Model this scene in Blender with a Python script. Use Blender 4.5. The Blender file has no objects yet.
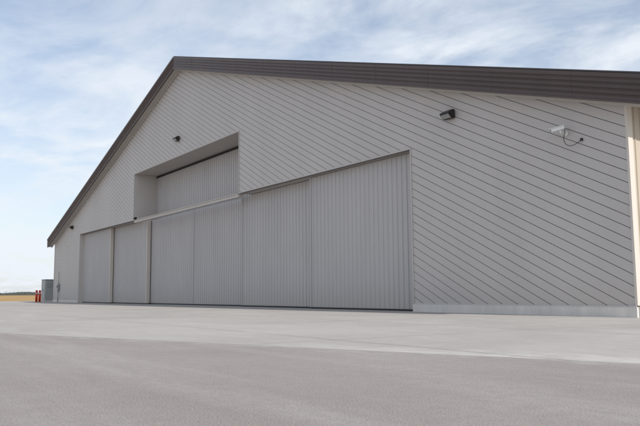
import bpy, bmesh, math, random
from mathutils import Vector, Matrix
random.seed(4)
R=math.radians
S=bpy.context.scene
# ------------------------------------------------------------ dims
CX,HW=-42.97,31.79
XR,XL=CX+HW,CX-HW
DH,HD=22.71,6.23
NH,HN=8.457,9.736
HPK,M,OV=16.38,.3025,1.15
DEPTH=50.0
def roof(x): return HPK-M*abs(x-CX)

# ------------------------------------------------------------ materials
def newmat(name):
    m=bpy.data.materials.new(name); m.use_nodes=True
    nt=m.node_tree; return m,nt,nt.nodes["Principled BSDF"]
def N(nt,t,**kw):
    n=nt.nodes.new(t)
    for k,v in kw.items(): setattr(n,k,v)
    return n
def L(nt,a,b): nt.links.new(a,b)
def painted(name,col,rough=.5,var=.06,scale=.35,streak=True,metal=0.0,spec=.4,wear=0.0):
    m,nt,b=newmat(name)
    tc=N(nt,"ShaderNodeTexCoord"); mp=N(nt,"ShaderNodeMapping")
    mp.inputs["Scale"].default_value=(1,1,.25 if streak else 1)
    L(nt,tc.outputs["Object"],mp.inputs[0])
    n=N(nt,"ShaderNodeTexNoise"); n.inputs["Scale"].default_value=scale; n.inputs["Detail"].default_value=4
    n.inputs["Roughness"].default_value=.65
    L(nt,mp.outputs[0],n.inputs["Vector"])
    cr=N(nt,"ShaderNodeMapRange"); cr.inputs["From Min"].default_value=.3; cr.inputs["From Max"].default_value=.7
    cr.inputs["To Min"].default_value=1-var; cr.inputs["To Max"].default_value=1+var
    L(nt,n.outputs["Fac"],cr.inputs["Value"])
    mx=N(nt,"ShaderNodeVectorMath",operation='SCALE'); mx.inputs[0].default_value=col[:3]
    L(nt,cr.outputs[0],mx.inputs["Scale"]); out=mx.outputs[0]
    if wear:   # dust splashed on the lowest metre of the wall
        sp=N(nt,"ShaderNodeSeparateXYZ"); L(nt,tc.outputs["Object"],sp.inputs[0])
        q=N(nt,"ShaderNodeMapRange"); q.inputs["From Min"].default_value=.1; q.inputs["From Max"].default_value=1.3
        q.inputs["To Min"].default_value=wear; q.inputs["To Max"].default_value=0; L(nt,sp.outputs[2],q.inputs["Value"])
        mm=N(nt,"ShaderNodeMath",operation='MULTIPLY'); L(nt,q.outputs[0],mm.inputs[0]); L(nt,n.outputs["Fac"],mm.inputs[1])
        mi=N(nt,"ShaderNodeMix",data_type='RGBA'); L(nt,mm.outputs[0],mi.inputs[0]); L(nt,out,mi.inputs[6]); mi.inputs[7].default_value=(.40,.35,.29,1)
        out=mi.outputs[2]
    L(nt,out,b.inputs["Base Color"])
    b.inputs["Roughness"].default_value=rough; b.inputs["Metallic"].default_value=metal
    b.inputs["Specular IOR Level"].default_value=spec
    return m
M_sid=painted("siding_paint",(.505,.472,.448),.5,.05,wear=.5)
M_back=painted("siding_backing",(.22,.205,.195),.8,.03)
M_door=painted("door_paint",(.465,.445,.438),.45,.05,.6,wear=.6)
M_trim=painted("trim_paint",(.53,.50,.47),.5,.04)
M_ctrim=painted("corner_trim_paint",(.60,.55,.49),.5,.04)
M_cream=painted("side_siding_paint",(.46,.40,.32),.5,.04)
M_fascia=painted("fascia_brown",(.090,.062,.056),.42,.10,.8,spec=.45)
M_roof=painted("roof_brown",(.07,.058,.055),.4,.08)
M_soffit=painted("soffit_paint",(.42,.39,.365),.6,.03)
M_dark=painted("black_rubber_and_gap",(.02,.02,.02),.7,.1)  # rubber seals, plus the painted shade of the tail door's head gap
M_base=painted("stem_wall_concrete",(.64,.61,.57),.85,.12,1.5)
M_bronze=painted("lamp_bronze",(.025,.022,.02),.4,.1,3)
M_lens,nt,b=newmat("lamp_lens"); b.inputs["Base Color"].default_value=(.30,.31,.30,1); b.inputs["Roughness"].default_value=.15
M_white=painted("white_housing",(.75,.75,.73),.4,.04,4)
M_red=painted("red_paint",(.55,.035,.02),.45,.08,3)
M_green=painted("cabinet_grey",(.36,.38,.37),.5,.06,2)
M_galv=painted("galvanised",(.35,.36,.37),.4,.1,4,metal=.6)

# ------------------------------------------------------------ helpers
def obj(name,bm,mats,parent=None,loc=None):
    me=bpy.data.meshes.new(name); bm.normal_update(); bm.to_mesh(me); bm.free()
    for m in (mats if isinstance(mats,(list,tuple)) else [mats]): me.materials.append(m)
    o=bpy.data.objects.new(name,me); S.collection.objects.link(o)
    if parent: o.parent=parent
    if loc: o.location=loc
    return o
def empty(name,loc=(0,0,0)):
    e=bpy.data.objects.new(name,None); e.location=loc; S.collection.objects.link(e); return e
def addbox(bm,x0,x1,y0,y1,z0,z1,mi=0,bev=0):
    vs=[bm.verts.new((x,y,z)) for x in(x0,x1) for y in(y0,y1) for z in(z0,z1)]
    q=[(0,1,3,2),(4,6,7,5),(0,4,5,1),(2,3,7,6),(0,2,6,4),(1,5,7,3)]
    fs=[bm.faces.new([vs[i] for i in f]) for f in q]
    for f in fs: f.material_index=mi
    if bev:
        es=list({e for f in fs for e in f.edges})
        bmesh.ops.bevel(bm,geom=es,offset=bev,segments=2,affect='EDGES',profile=.5)
def box(name,mat,x0,x1,y0,y1,z0,z1,parent=None,bev=0):
    bm=bmesh.new(); addbox(bm,x0,x1,y0,y1,z0,z1,0,bev)
    bmesh.ops.recalc_face_normals(bm,faces=bm.faces); return obj(name,bm,mat,parent)
def cyl(bm,p0,p1,r0,r1=None,n=20,mi=0):
    r1=r0 if r1 is None else r1
    p0,p1=Vector(p0),Vector(p1); d=(p1-p0).normalized()
    a=d.orthogonal().normalized(); b=d.cross(a)
    A=[];B=[]
    for i in range(n):
        t=2*math.pi*i/n; o=a*math.cos(t)+b*math.sin(t)
        A.append(bm.verts.new(p0+o*r0)); B.append(bm.verts.new(p1+o*r1))
    fs=[bm.faces.new((A[i],A[(i+1)%n],B[(i+1)%n],B[i])) for i in range(n)]
    fs.append(bm.faces.new(A[::-1])); fs.append(bm.faces.new(B))
    for f in fs: f.material_index=mi
    for f in fs[:n]: f.smooth=True
def tube(bm,pts,r,n=8,mi=0):
    for a,b in zip(pts[:-1],pts[1:]): cyl(bm,a,b,r,r,n,mi)

# ============================================================ HANGAR
hangar=empty("aircraft_hangar",(0,0,0))
ZB=.30      # stem wall height
DROP=.30
def rt(x): return roof(x)-DROP
# diagonal board siding : bands of boards with open joints
def diag_siding():
    bm=bmesh.new()
    a,b_,c,d,e,f,g=XL+.16,CX-DH,CX-NH,CX,CX+NH,CX+DH,XR-.045
    polys=[
     [(a,ZB),(b_,ZB),(b_,HD),(b_,rt(b_)),(a,rt(a))],
     [(b_,HD),(c,HD),(c,HN),(c,rt(c)),(b_,rt(b_))],
     [(c,HN),(d,HN),(d,rt(d)),(c,rt(c))],
     [(d,HN),(e,HN),(e,rt(e)),(d,rt(d))],
     [(e,HD),(f,HD),(f,rt(f)),(e,rt(e)),(e,HN)],
     [(f,ZB),(g,ZB),(g,rt(g)),(f,rt(f)),(f,HD)]]
    for p in polys: bm.faces.new([bm.verts.new((x,0,z)) for x,z in p])
    bmesh.ops.remove_doubles(bm,verts=bm.verts,dist=.0005)
    ang=math.atan(.5); nrm=Vector((math.sin(ang),0,math.cos(ang)))   # lines fall to the right
    sp,gap=.285,.021
    pts=[v.co.dot(nrm) for v in bm.verts]; k=min(pts)
    k=math.floor(k/sp)*sp; mx=max(pts)
    while k<mx:
        for off in (0,gap):
            bmesh.ops.bisect_plane(bm,geom=bm.verts[:]+bm.edges[:]+bm.faces[:],plane_co=nrm*(k+off),plane_no=nrm,dist=1e-5)
        k+=sp
    dele=[fc for fc in bm.faces if (fc.calc_center_median().dot(nrm)%sp)<gap]
    bmesh.ops.delete(bm,geom=dele,context='FACES')
    r=bmesh.ops.extrude_face_region(bm,geom=bm.faces[:])
    for v in r['geom']:
        if isinstance(v,bmesh.types.BMVert): v.co.y-=.022
    bmesh.ops.translate(bm,verts=bm.verts,vec=(0,.022,0))
    bmesh.ops.recalc_face_normals(bm,faces=bm.faces)
    return obj("diagonal_siding",bm,M_sid,hangar)
diag_siding()
# backing wall
bm=bmesh.new()
for p in [[(XL+.02,0),(CX-DH-.0,0),(CX-DH,HD),(CX-DH,rt(CX-DH)),(XL+.02,rt(XL))],
          [(CX-DH,HD),(CX-NH,HD),(CX-NH,HN),(CX-NH,rt(CX-NH)),(CX-DH,rt(CX-DH))],
          [(CX-NH,HN),(CX,HN),(CX,rt(CX)),(CX-NH,rt(CX-NH))],
          [(CX,HN),(CX+NH,HN),(CX+NH,rt(CX+NH)),(CX,rt(CX))],
          [(CX+NH,HD),(CX+DH,HD),(CX+DH,rt(CX+DH)),(CX+NH,rt(CX+NH)),(CX+NH,HN)],
          [(CX+DH,0),(XR-.02,0),(XR-.02,rt(XR)),(CX+DH,rt(CX+DH)),(CX+DH,HD)]]:
    bm.faces.new([bm.verts.new((x,.026,z)) for x,z in p])
bmesh.ops.remove_doubles(bm,verts=bm.verts,dist=.0005)
r=bmesh.ops.extrude_face_region(bm,geom=bm.faces[:])
for v in r['geom']:
    if isinstance(v,bmesh.types.BMVert): v.co.y+=.22
bmesh.ops.recalc_face_normals(bm,faces=bm.faces)
obj("front_wall_core",bm,M_back,hangar)

# stem wall
box("stem_wall_front",M_base,CX+DH+.02,XR+.03,-.06,.02,-.05,ZB-.02,hangar)
box("stem_wall_front_left",M_base,XL-.03,CX-DH-.02,-.06,.02,-.05,ZB-.02,hangar)
box("stem_wall_flashing",M_trim,CX+DH+.11,XR-.0,-.045,-.002,ZB-.017,ZB+.02,hangar)
box("stem_wall_side",M_base,XR-.2,XR+.06,.03,DEPTH,-.05,ZB-.02,hangar)
# corner trims
box("corner_trim",M_ctrim,XR-.04,XR+.04,-.03,.20,ZB+.022,rt(XR)-.35,hangar,.006)
box("corner_trim_left",M_trim,XL-.035,XL+.155,-.03,.16,ZB,rt(XL)-.35,hangar,.006)
# side walls, ribbed
def ribbed(bm,p0,dirv,nv,length,z0,z1,sp=.3,h=.03,w=.07,top=.035,ztop=None):
    """vertical ribbed sheet. p0 start, dirv unit along, nv outward normal"""
    prof=[(0,0)]; x=sp*.5
    while x+w*.5<length-.02:
        prof+=[(x-w/2,0),(x-top/2,h),(x+top/2,h),(x+w/2,0)]; x+=sp
    prof.append((length,0))
    prev=None
    for s,o in prof:
        P=Vector(p0)+Vector(dirv)*s+Vector(nv)*o
        a=bm.verts.new((P.x,P.y,z0)); b=bm.verts.new((P.x,P.y,z1))
        if prev: bm.faces.new((prev[0],a,b,prev[1]))
        prev=(a,b)
bm=bmesh.new(); ribbed(bm,(XR,.202,0),(0,1,0),(1,0,0),DEPTH-.25,ZB,rt(XR)-.3)
obj("side_siding_right",bm,M_cream,hangar)
bm=bmesh.new(); ribbed(bm,(XL,DEPTH,0),(0,-1,0),(-1,0,0),DEPTH-.2,0,rt(XL)-.3)
obj("side_siding_left",bm,M_cream,hangar)
bm=bmesh.new()
bm.faces.new([bm.verts.new(v) for v in((XR,DEPTH,0),(XL,DEPTH,0),(XL,DEPTH,rt(XL)),(CX,DEPTH,rt(CX)),(XR,DEPTH,rt(XR)))])
obj("rear_wall",bm,M_sid,hangar)

# roof + fascia swept along rake
def sweep(name,prof,mat,close=False):
    bm=bmesh.new(); xs=[XL-OV,CX,XR+OV]; rings=[]
    for x in xs: rings.append([bm.verts.new((x,y,roof(x)+dz)) for y,dz in prof])
    n=len(prof)
    for i in range(2):
        for j in range(n if close else n-1):
            k=(j+1)%n
            bm.faces.new((rings[i][j],rings[i][k],rings[i+1][k],rings[i+1][j]))
    if close:
        bm.faces.new(rings[0]); bm.faces.new(rings[2][::-1])
    bmesh.ops.recalc_face_normals(bm,faces=bm.faces)
    return obj(name,bm,mat,hangar)
FY=-.5
prof=[(FY+.08,-.02),(FY-.05,-.0),(FY-.05,-.12)]
z=-.12
for i in range(4):
    prof+=[(FY-.045,z-.0),(FY-.020,z-.015),(FY-.020,z-.035),(FY+.0,z-.045),(FY+.0,z-.15),(FY-.02,z-.165)]
    z-=.165
prof+=[(FY-.03,z-.0),(FY-.03,z-.05),(FY+.08,z-.05)]
ZF=z-.05
sweep("rake_fascia",prof,M_fascia,True)
sweep("rake_soffit",[(FY+.082,ZF+.04),(-.034,ZF+.04),(-.034,ZF+.08),(FY+.082,ZF+.08)],M_soffit,True)
sweep("frieze_trim",[(-.07,ZF-.05),(-.034,ZF-.05),(-.034,ZF+.037),(-.07,ZF+.037)],M_trim,True)
# sheet-metal lap joints in the fascia
bm=bmesh.new(); x=XL+1.2
while x<XR+1:
    zt=roof(x)
    addbox(bm,x,x+.05,FY-.054,FY-.0,zt-.115,zt-.014)
    for i in range(4):
        zz_=zt-.12-.165*i
        addbox(bm,x,x+.012,FY-.005,FY+.002,zz_-.15,zz_-.05)
    x+=3.05
bmesh.ops.recalc_face_normals(bm,faces=bm.faces); obj("fascia_laps",bm,M_fascia,hangar)
# roof sheets with standing seams
bm=bmesh.new()
for sgn in(-1,1):
    xe=CX+sgn*(HW+OV)
    vs=[(CX,FY,HPK+.02),(xe,FY,roof(xe)+.02),(xe,DEPTH+.5,roof(xe)+.02),(CX,DEPTH+.5,HPK+.02)]
    bm.faces.new([bm.verts.new(v) for v in vs])
    y=FY+.02
    while y<DEPTH:
        vs=[(x,dz) for x,dz in((CX,.02),(CX,.07),(xe,.07),(xe,.02))]
        A=[bm.verts.new((x,y,roof(x)+dz)) for x,dz in vs]; B=[bm.verts.new((x,y+.03,roof(x)+dz)) for x,dz in vs]
        bm.faces.new(A); bm.faces.new(B[::-1]); bm.faces.new((A[1],A[2],B[2],B[1])); bm.faces.new((A[2],A[3],B[3],B[2]))
        y+=.6
obj("standing_seam_roof",bm,M_roof,hangar)
for sgn,nm in((1,"eave_soffit"),(-1,"eave_soffit_left")):
    x0=XR+.045 if sgn>0 else XL-OV; x1=XR+OV if sgn>0 else XL-.04
    ze=roof(XR+OV)
    box(nm,M_soffit,x0,x1,.02,DEPTH,ze-.46,ze-.42,hangar)
    xf=XR+OV if sgn>0 else XL-OV-.06
    box(nm.replace("soffit","gutter"),M_fascia,xf,xf+.06,FY+.09,DEPTH,ze-.5,ze+.0,hangar)

# notch (tail door recess)
ND=1.8
box("recess_ceiling",M_soffit,CX-NH,CX+NH,.25,ND+.2,HN+.002,HN+.06,hangar)
box("recess_cheek",M_trim,CX-NH-.1,CX-NH-.002,.25,ND+.2,HD+.002,HN+.002,hangar)
box("recess_cheek_right",M_trim,CX+NH+.002,CX+NH+.1,.25,ND+.2,HD+.002,HN+.002,hangar)
box("recess_cheek_lining",M_trim,CX-NH-.001,CX-NH+.012,.0,ND,HD+.002,HN-.002,hangar)
box("recess_ceiling_lining",M_soffit,CX-NH+.014,CX+NH-.014,.0,ND,HN-.014,HN-.002,hangar)
box("recess_cheek_lining_right",M_trim,CX+NH-.012,CX+NH+.001,.0,ND,HD+.002,HN-.002,hangar)
bm=bmesh.new(); ribbed(bm,(CX-NH,ND,0),(1,0,0),(0,-1,0),2*NH,HD-.3,HN,.3,.03)
obj("tail_door",bm,M_door,hangar)
box("tail_door_head_gap",M_dark,CX-NH+.02,CX+NH-.02,ND-.09,ND-.032,HN-.16,HN-.03,hangar)  # black strip: shade of the gap over the tail door, put in as colour
# opening edge trims
tr=M_sid
box("opening_trim_head",tr,CX+NH+.102,CX+DH+.06,-.032,.024,HD+.0,HD+.06,hangar)
box("opening_trim_head_left",tr,CX-DH-.06,CX-NH-.102,-.032,.024,HD+.0,HD+.06,hangar)
box("opening_trim_jamb",tr,CX+DH,CX+DH+.06,-.032,.024,.0,HD-.002,hangar)
box("opening_trim_jamb_left",tr,CX-DH-.06,CX-DH,-.032,.024,.0,HD-.002,hangar)
box("notch_trim_jamb",tr,CX+NH+.002,CX+NH+.06,-.030,-.002,HD+.0,HN+.0,hangar)
box("notch_trim_jamb_left",tr,CX-NH-.06,CX-NH-.002,-.030,-.002,HD+.0,HN+.0,hangar)
box("notch_trim_head",tr,CX-NH-.06,CX+NH+.06,-.030,-.002,HN+.002,HN+.06,hangar)
box("door_reveal_left",M_trim,CX-DH-.2,CX-DH-.002,.25,1.6,0,HD,hangar)
box("door_reveal_lining",M_trim,CX-DH-.001,CX-DH+.012,.0,.39,0,HD-.01,hangar)
box("door_reveal_right",M_trim,CX+DH+.002,CX+DH+.2,.25,1.6,0,HD,hangar)
box("door_head_soffit",M_soffit,CX+NH,CX+DH,.25,1.6,HD-.0,HD+.05,hangar)
box("door_head_soffit_left",M_soffit,CX-DH,CX-NH,.25,1.6,HD-.0,HD+.05,hangar)
# track beam over the middle leaves
box("door_track_beam",M_trim,CX-NH+.25,CX+NH+.02,-.06,.24,HD-.20,HD-.04,hangar,.01)
box("door_track_beam_flange",M_ctrim,CX-NH+.2,CX+NH-.03,-.12,.40,HD-.038,HD-.005,hangar)
box("track_bracket",M_dark,CX-NH+.5,CX-NH+.75,-.2,-.02,HD+.0,HD+.18,hangar,.02)

# sliding door leaves
PW=(2*DH)/6
ys=[.40,.74,1.08,1.08,.74,.40]
for i in range(6):
    x0=CX-DH+i*PW; x1=x0+PW
    if i==0: x0+=.014
    if i<2: x1+=.12
    if i>3: x0-=.12
    if i==2: x1-=.015
    if i==3: x0+=.015
    y=ys[i]; leaf=empty("door_leaf_%d"%(i+1)); leaf.parent=hangar
    top=HD-.02
    bm=bmesh.new(); ribbed(bm,(x0+.12,y,0),(1,0,0),(0,-1,0),x1-x0-.24,.10,top,.305,.030,.08,.04)
    obj("ribbed_skin",bm,M_door,leaf)
    bm=bmesh.new(); addbox(bm,x0,x1,y+.006,y+.24,.07,top)
    bmesh.ops.recalc_face_normals(bm,faces=bm.faces); obj("leaf_core",bm,M_door,leaf)
    bm=bmesh.new()
    addbox(bm,x0-.002,x0+.118,y-.034,y+.242,.068,top,0,.005); addbox(bm,x1-.118,x1+.002,y-.034,y+.242,.068,top,0,.005)
    bmesh.ops.recalc_face_normals(bm,faces=bm.faces); obj("edge_stiles",bm,M_ctrim if i<2 else M_door,leaf)
    bm=bmesh.new(); addbox(bm,x0+.02,x1-.02,y+.0,y+.2,.004,.066)
    bmesh.ops.recalc_face_normals(bm,faces=bm.faces); obj("bottom_seal",bm,M_dark,leaf)
box("interior_partition",M_dark,CX-DH-1,CX+DH+1,2.2,2.3,0,HD+.0,hangar)
for y in(.5,.84,1.18):
    box("floor_rail",M_galv,CX-DH,CX+DH,y-.02,y+.02,.0005,.003,hangar)

# ============================================================ wall mounted things
def wall_light(x,z,s=1.0):
    e=empty("wall_light",(x,0,z))
    bm=bmesh.new()
    w=.24*s; y0=-.035
    pr=[(y0,.17),(y0-.10,.17),(y0-.30,.06),(y0-.30,.0),(y0-.14,-.15),(y0,-.15)]
    A=[bm.verts.new((-w,y,zz*s)) for y,zz in pr]; B=[bm.verts.new((w,y,zz*s)) for y,zz in pr]
    n=len(pr)
    for i in range(n): bm.faces.new((A[i],A[(i+1)%n],B[(i+1)%n],B[i]))
    bm.faces.new(A[::-1]); bm.faces.new(B)
    bmesh.ops.bevel(bm,geom=bm.edges[:],offset=.012,segments=2,affect='EDGES')
    bmesh.ops.recalc_face_normals(bm,faces=bm.faces)
    obj("housing",bm,M_bronze,e)
    bm=bmesh.new()
    vs=[(-w+.04,y0-.285,-.022),(w-.04,y0-.285,-.022),(w-.04,y0-.155,-.145),(-w+.04,y0-.155,-.145)]
    bm.faces.new([bm.verts.new((a,b-.008,c*s)) for a,b,c in vs]); obj("lens",bm,M_lens,e)
    bm=bmesh.new(); addbox(bm,-.09,.09,-.034,-.001,-.1,.1); obj("mount_plate",bm,M_bronze,e)
    return e
wall_light(-18.02,7.10); wall_light(-43.1,10.9); wall_light(-68.3,7.05)

cam_e=empty("security_camera",(-13.30,0,5.50))
bm=bmesh.new(); cyl(bm,(.15,-.002,-.02),(.15,-.06,-.02),.07); cyl(bm,(.15,-.05,-.02),(.15,-.28,-.04),.02)
cyl(bm,(.15,-.28,-.05),(.12,-.28,.06),.028); obj("bracket",bm,M_white,cam_e)
bm=bmesh.new(); addbox(bm,-.2,.2,-.055,.055,-.05,.05,0,.015); addbox(bm,-.26,.22,-.068,.068,.05,.068,0,.005)
cyl(bm,(-.215,0,0),(-.2,0,0),.04,mi=1)
bmesh.ops.recalc_face_normals(bm,faces=bm.faces)
o=obj("camera_housing",bm,[M_white,M_bronze],cam_e,(.06,-.3,.10)); o.rotation_euler=(0,R(-10),R(28))
ctrl=[(.23,-.22,.10),(.26,-.24,-.02),(.22,-.26,-.24),(.30,-.24,-.42),(.46,-.18,-.46),(.60,-.10,-.38),(.66,-.02,-.30)]
pts=[]
for i in range(len(ctrl)-1):
    P=[Vector(ctrl[max(0,min(len(ctrl)-1,i+k))]) for k in(-1,0,1,2)]
    for t in(0,.25,.5,.75):
        pts.append(.5*((2*P[1])+(-P[0]+P[2])*t+(2*P[0]-5*P[1]+4*P[2]-P[3])*t*t+(-P[0]+3*P[1]-3*P[2]+P[3])*t**3))
pts.append(Vector(ctrl[-1]))
bm=bmesh.new(); tube(bm,pts,.010); addbox(bm,.63,.70,-.05,-.001,-.34,-.26); obj("cable",bm,M_bronze,cam_e)

me_=empty("electric_meter",(-72.6,0,0))
bm=bmesh.new(); addbox(bm,-.2,.2,-.2,-.036,1.1,1.8,0,.015); cyl(bm,(0,-.2,1.55),(0,-.29,1.55),.11); cyl(bm,(0,-.1,.0),(0,-.1,1.1),.035)
cyl(bm,(.1,-.1,1.8),(.1,-.1,3.0),.025)
bmesh.ops.recalc_face_normals(bm,faces=bm.faces); obj("meter_box",bm,M_galv,me_)

cab=empty("electrical_cabinet",(-79.6,.7,0))
bm=bmesh.new(); addbox(bm,-.8,.8,-.6,.6,.12,2.3,0,.03); addbox(bm,-.86,.86,-.66,.66,2.3,2.38,0,.02)
for s in(-1,1): addbox(bm,min(s*.03,s*.74),max(s*.03,s*.74),-.63,-.6,.3,2.15,0,.008)
for s in(-1,1): addbox(bm,s*.09-.015,s*.09+.015,-.67,-.63,1.1,1.35)
for k in range(6): addbox(bm,.8,.83,-.4,.4,1.5+k*.09,1.55+k*.09)
bmesh.ops.recalc_face_normals(bm,faces=bm.faces); obj("cabinet_body",bm,M_green,cab)
bm=bmesh.new(); addbox(bm,-1,1,-.8,.8,-.05,.12,0,.02); obj("concrete_pad",bm,M_base,cab)
def bollard(x,y):
    e=empty("red_bollard",(x,y,0)); bm=bmesh.new()
    cyl(bm,(0,0,0),(0,0,1.15),.12); cyl(bm,(0,0,1.15),(0,0,1.2),.12,.1); cyl(bm,(0,0,1.2),(0,0,1.225),.1,.04)
    cyl(bm,(0,0,0),(0,0,.03),.2); obj("post",bm,M_red,e)
    bm=bmesh.new(); cyl(bm,(0,0,.85),(0,0,.93),.123); obj("reflective_band",bm,M_white,e)
bollard(-77.6,-1.0); bollard(-78.2,-.55)

# ============================================================ GROUND
def noise(nt,vec,scale,det=6,rough=.6,dist=0):
    n=N(nt,"ShaderNodeTexNoise"); n.inputs["Scale"].default_value=scale; n.inputs["Detail"].default_value=det
    n.inputs["Roughness"].default_value=rough; n.inputs["Distortion"].default_value=dist
    L(nt,vec,n.inputs["Vector"]); return n.outputs["Fac"]
def mr(nt,v,a,b,c,d):
    n=N(nt,"ShaderNodeMapRange"); 
    for k,x in zip(("From Min","From Max","To Min","To Max"),(a,b,c,d)): n.inputs[k].default_value=x
    L(nt,v,n.inputs["Value"]); return n.outputs[0]
def mixc(nt,f,a,b,bt='MIX'):
    n=N(nt,"ShaderNodeMix",data_type='RGBA',blend_type=bt)
    if isinstance(f,(int,float)): n.inputs[0].default_value=f
    else: L(nt,f,n.inputs[0])
    for i,x in((6,a),(7,b)):
        if isinstance(x,tuple): n.inputs[i].default_value=(*x,1)
        else: L(nt,x,n.inputs[i])
    return n.outputs[2]
def math_(nt,op,a,b=None):
    n=N(nt,"ShaderNodeMath",operation=op)
    for i,x in enumerate((a,b)):
        if x is None: continue
        if isinstance(x,(int,float)): n.inputs[i].default_value=x
        else: L(nt,x,n.inputs[i])
    return n.outputs[0]
def objco(nt,rot=0,scale=(1,1,1)):
    tc=N(nt,"ShaderNodeTexCoord"); mp=N(nt,"ShaderNodeMapping"); mp.inputs["Rotation"].default_value=(0,0,rot); mp.inputs["Scale"].default_value=scale
    L(nt,tc.outputs["Object"],mp.inputs[0]); return mp.outputs[0]
def bump(nt,b,h,st,dist):
    n=N(nt,"ShaderNodeBump"); n.inputs["Strength"].default_value=st; n.inputs["Distance"].default_value=dist
    L(nt,h,n.inputs["Height"]); L(nt,n.outputs[0],b.inputs["Normal"])
SL,SC=.377,-11.25+4.1*.377        # seam line y = SC + SL*x
def seamdist(nt,v):
    s=N(nt,"ShaderNodeSeparateXYZ"); L(nt,v,s.inputs[0])
    return s,math_(nt,'SUBTRACT',s.outputs[1],math_(nt,'ADD',math_(nt,'MULTIPLY',s.outputs[0],SL),SC))
CO_A,CO_B,CO_C=(.355,.336,.312),(.43,.41,.382),(.49,.47,.44)
# asphalt
M_as,nt,b=newmat("asphalt"); v=objco(nt)
c=mixc(nt,mr(nt,noise(nt,v,.35,5,.6,.5),.35,.68,0,1),(.225,.197,.182),(.295,.265,.248))
c=mixc(nt,mr(nt,noise(nt,objco(nt,R(20),(.12,1,1)),1.1,5,.65),.45,.72,0,.8),c,(.375,.345,.322))
c=mixc(nt,mr(nt,noise(nt,v,7,5,.75),.42,.7,0,.55),c,(.185,.165,.155))
f=noise(nt,v,95,4,.85); c=mixc(nt,mr(nt,f,.45,.60,.0,.75),c,(.46,.43,.405))
f2=noise(nt,v,60,4,.85); c=mixc(nt,mr(nt,f2,.52,.64,0,.6),c,(.10,.09,.085))
s,dst=seamdist(nt,v)     # cement fines tracked over the seam
nn=noise(nt,v,1.6,6,.7,.4)
k=math_(nt,'SUBTRACT',mr(nt,nn,.3,.7,-.35,.75),math_(nt,'MULTIPLY',math_(nt,'ABSOLUTE',dst),1.0))
c=mixc(nt,mr(nt,k,.0,.25,0,.7),c,CO_A)
L(nt,c,b.inputs["Base Color"]); b.inputs["Roughness"].default_value=.9; b.inputs["Specular IOR Level"].default_value=.2
bump(nt,b,f,.6,.010)
# concrete
M_co,nt,b=newmat("apron_concrete"); v=objco(nt)
c=mixc(nt,mr(nt,noise(nt,v,.22,5,.62,.6),.35,.65,0,1),CO_A,CO_B)
c=mixc(nt,mr(nt,noise(nt,objco(nt,R(15),(.3,1,1)),.9,5,.65,.4),.5,.8,0,.8),c,CO_C)
c=mixc(nt,mr(nt,noise(nt,v,3.5,4,.7),.35,.75,0,.4),c,(.28,.26,.242))
f=noise(nt,v,60,3,.75); c=mixc(nt,mr(nt,f,.42,.66,0,.35),c,(.22,.2,.19))
s,dst=seamdist(nt,v)
nn=noise(nt,v,.9,6,.7,.4)
k=math_(nt,'SUBTRACT',mr(nt,nn,.35,.65,-.1,1.0),math_(nt,'MULTIPLY',dst,.45))
kx=mr(nt,s.outputs[0],-9.5,-6.0,0,1)       # the spill is only at this end of the seam
c=mixc(nt,math_(nt,'MULTIPLY',mr(nt,k,.0,.5,0,.5),kx),c,(.53,.51,.48))
def joint(o,sp,w):
    t=math_(nt,'ABSOLUTE',math_(nt,'SUBTRACT',math_(nt,'FRACT',math_(nt,'DIVIDE',o,sp)),.5))
    return math_(nt,'LESS_THAN',t,w/sp)
j=math_(nt,'MAXIMUM',joint(s.outputs[0],6.1,.012),joint(s.outputs[1],4.6,.016))
j=math_(nt,'MAXIMUM',j,math_(nt,'MULTIPLY',math_(nt,'LESS_THAN',dst,.035),mr(nt,nn,.4,.5,.2,.9)))
c=mixc(nt,math_(nt,'MULTIPLY',j,.85),c,(.12,.11,.10))
L(nt,c,b.inputs["Base Color"]); b.inputs["Roughness"].default_value=.85; b.inputs["Specular IOR Level"].default_value=.25
bump(nt,b,f,.3,.005)
# dry grass
M_gr,nt,b=newmat("dry_grass"); v=objco(nt)
c=mixc(nt,mr(nt,noise(nt,v,.05,5,.6),.35,.65,0,1),(.36,.23,.11),(.42,.30,.16))
c=mixc(nt,mr(nt,noise(nt,v,.4,4,.7),.5,.8,0,.6),c,(.20,.16,.07))
L(nt,c,b.inputs["Base Color"]); b.inputs["Roughness"].default_value=1; b.inputs["Specular IOR Level"].default_value=0
def sheet(name,pts,z,mat):
    bm=bmesh.new(); bm.faces.new([bm.verts.new((x,y,z)) for x,y in pts])
    bm.normal_update()
    for f in bm.faces:
        if f.normal.z<0: f.normal_flip()
    return obj(name,bm,mat)
sheet("grass_field",[(-4000,-4000),(4000,-4000),(4000,4000),(-4000,4000)],-.012,M_gr)
def bl(x): return SC+SL*x
sheet("asphalt_taxiway",[(-90,bl(-90)),(-90,-95),(60,-95),(60,bl(60))],0,M_as)
sheet("concrete_apron",[(-90,bl(-90)),(60,bl(60)),(60,70),(-90,70)],0,M_co)

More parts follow.
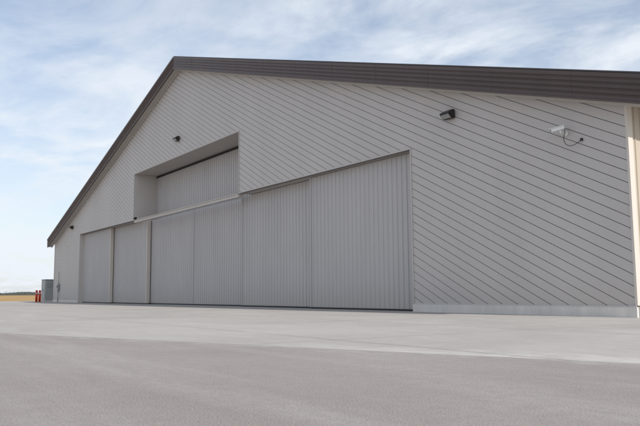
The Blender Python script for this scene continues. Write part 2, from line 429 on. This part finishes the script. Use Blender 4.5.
# distant tree line : solid jagged belt + loose leaf clumps
M_tr,nt,b=newmat("distant_foliage"); b.inputs["Base Color"].default_value=(.085,.095,.09,1); b.inputs["Roughness"].default_value=1; b.inputs["Specular IOR Level"].default_value=0
bm=bmesh.new(); rr=random.Random(3)
prev=None; hh=3
for i in range(900):
    a=R(93+88*i/900); d=1200+20*math.sin(i*.05)
    hh=max(1.6,min(5.5,hh+rr.uniform(-.8,.8)))
    A=bm.verts.new((d*math.cos(a),d*math.sin(a),-.1)); B=bm.verts.new((d*math.cos(a),d*math.sin(a),hh))
    C=bm.verts.new(((d+14)*math.cos(a),(d+14)*math.sin(a),-.1))
    if prev:
        bm.faces.new((prev[0],A,B,prev[1])); bm.faces.new((prev[1],B,C,prev[2]))
    prev=(A,B,C)
for i in range(260):
    ang=R(rr.uniform(95,178)); d=1190; h=rr.choice([3,4,5.5])
    X,Y=d*math.cos(ang),d*math.sin(ang)
    for k in range(22):
        px=X+rr.gauss(0,h*1.0); py=Y+rr.gauss(0,h*1.0); pz=h*(.2+.8*rr.random())
        s=rr.uniform(.5,1.1)*h*.25
        q=[Vector((rr.uniform(-1,1),rr.uniform(-1,1),rr.uniform(-1,1)))*s for _ in range(3)]
        bm.faces.new([bm.verts.new(Vector((px,py,max(0,pz)))+w) for w in q])
obj("distant_tree_line",bm,M_tr)

# ============================================================ LIGHT
EL,AZ=R(38),R(8)      # azimuth measured from +X toward +Y
sd=Vector((math.cos(EL)*math.cos(AZ),math.cos(EL)*math.sin(AZ),math.sin(EL)))
sl=bpy.data.lights.new("sun","SUN"); sl.energy=4.1; sl.angle=R(.6); sl.color=(1,.955,.90)
so=bpy.data.objects.new("sun",sl); S.collection.objects.link(so); so.rotation_euler=sd.to_track_quat('Z','Y').to_euler()
so.location=(30,0,40)
w=bpy.data.worlds.new("World"); S.world=w; w.use_nodes=True; nt=w.node_tree
bg=nt.nodes["Background"]
sky=N(nt,"ShaderNodeTexSky"); sky.sky_type='NISHITA'; sky.sun_disc=False
sky.sun_elevation=EL; sky.sun_rotation=math.pi/2-AZ; sky.air_density=1; sky.dust_density=1.5; sky.ozone_density=1.0; sky.altitude=200
tc=N(nt,"ShaderNodeTexCoord"); sp=N(nt,"ShaderNodeSeparateXYZ"); L(nt,tc.outputs["Generated"],sp.inputs[0])
zz=math_(nt,'ADD',math_(nt,'MAXIMUM',sp.outputs[2],0),.12)
cb=N(nt,"ShaderNodeCombineXYZ"); L(nt,math_(nt,'DIVIDE',sp.outputs[0],zz),cb.inputs[0]); L(nt,math_(nt,'DIVIDE',sp.outputs[1],zz),cb.inputs[1])
mp=N(nt,"ShaderNodeMapping"); mp.inputs["Rotation"].default_value=(0,0,R(-35)); mp.inputs["Scale"].default_value=(1.2,1.7,1); L(nt,cb.outputs[0],mp.inputs[0])
c1=noise(nt,mp.outputs[0],1.25,7,.58,.35); c2=noise(nt,mp.outputs[0],.35,3,.5,.3)
cf=math_(nt,'MULTIPLY',mr(nt,c1,.40,.62,.08,1),mr(nt,c2,.36,.54,.4,1))
haze=mr(nt,sp.outputs[2],0,.42,.68,.16)
cf=math_(nt,'MINIMUM',math_(nt,'ADD',math_(nt,'MULTIPLY',cf,.75),haze),.96)
col=mixc(nt,cf,sky.outputs[0],(5.7,6.05,6.5))
L(nt,col,bg.inputs[0]); bg.inputs[1].default_value=.15

# ============================================================ CAMERA
f,pitch,roll,yaw,h=705.06,.1126,-.0075,.9744,.7385
v=Vector((-math.sin(yaw)*math.cos(pitch),math.cos(yaw)*math.cos(pitch),math.sin(pitch)))
r=Vector((math.cos(yaw),math.sin(yaw),0)); u=r.cross(v)
r2=r*math.cos(roll)+u*math.sin(roll); u2=-r*math.sin(roll)+u*math.cos(roll)
m=Matrix((r2,u2,-v)).transposed().to_4x4(); m.translation=Vector((0,-18,h))
cd=bpy.data.cameras.new("camera"); cd.sensor_width=36; cd.lens=f/640*36; cd.clip_start=.05; cd.clip_end=12000
co=bpy.data.objects.new("camera",cd); S.collection.objects.link(co); co.matrix_world=m; S.camera=co
S.view_settings.view_transform='Standard'; S.view_settings.look='None'; S.view_settings.exposure=0
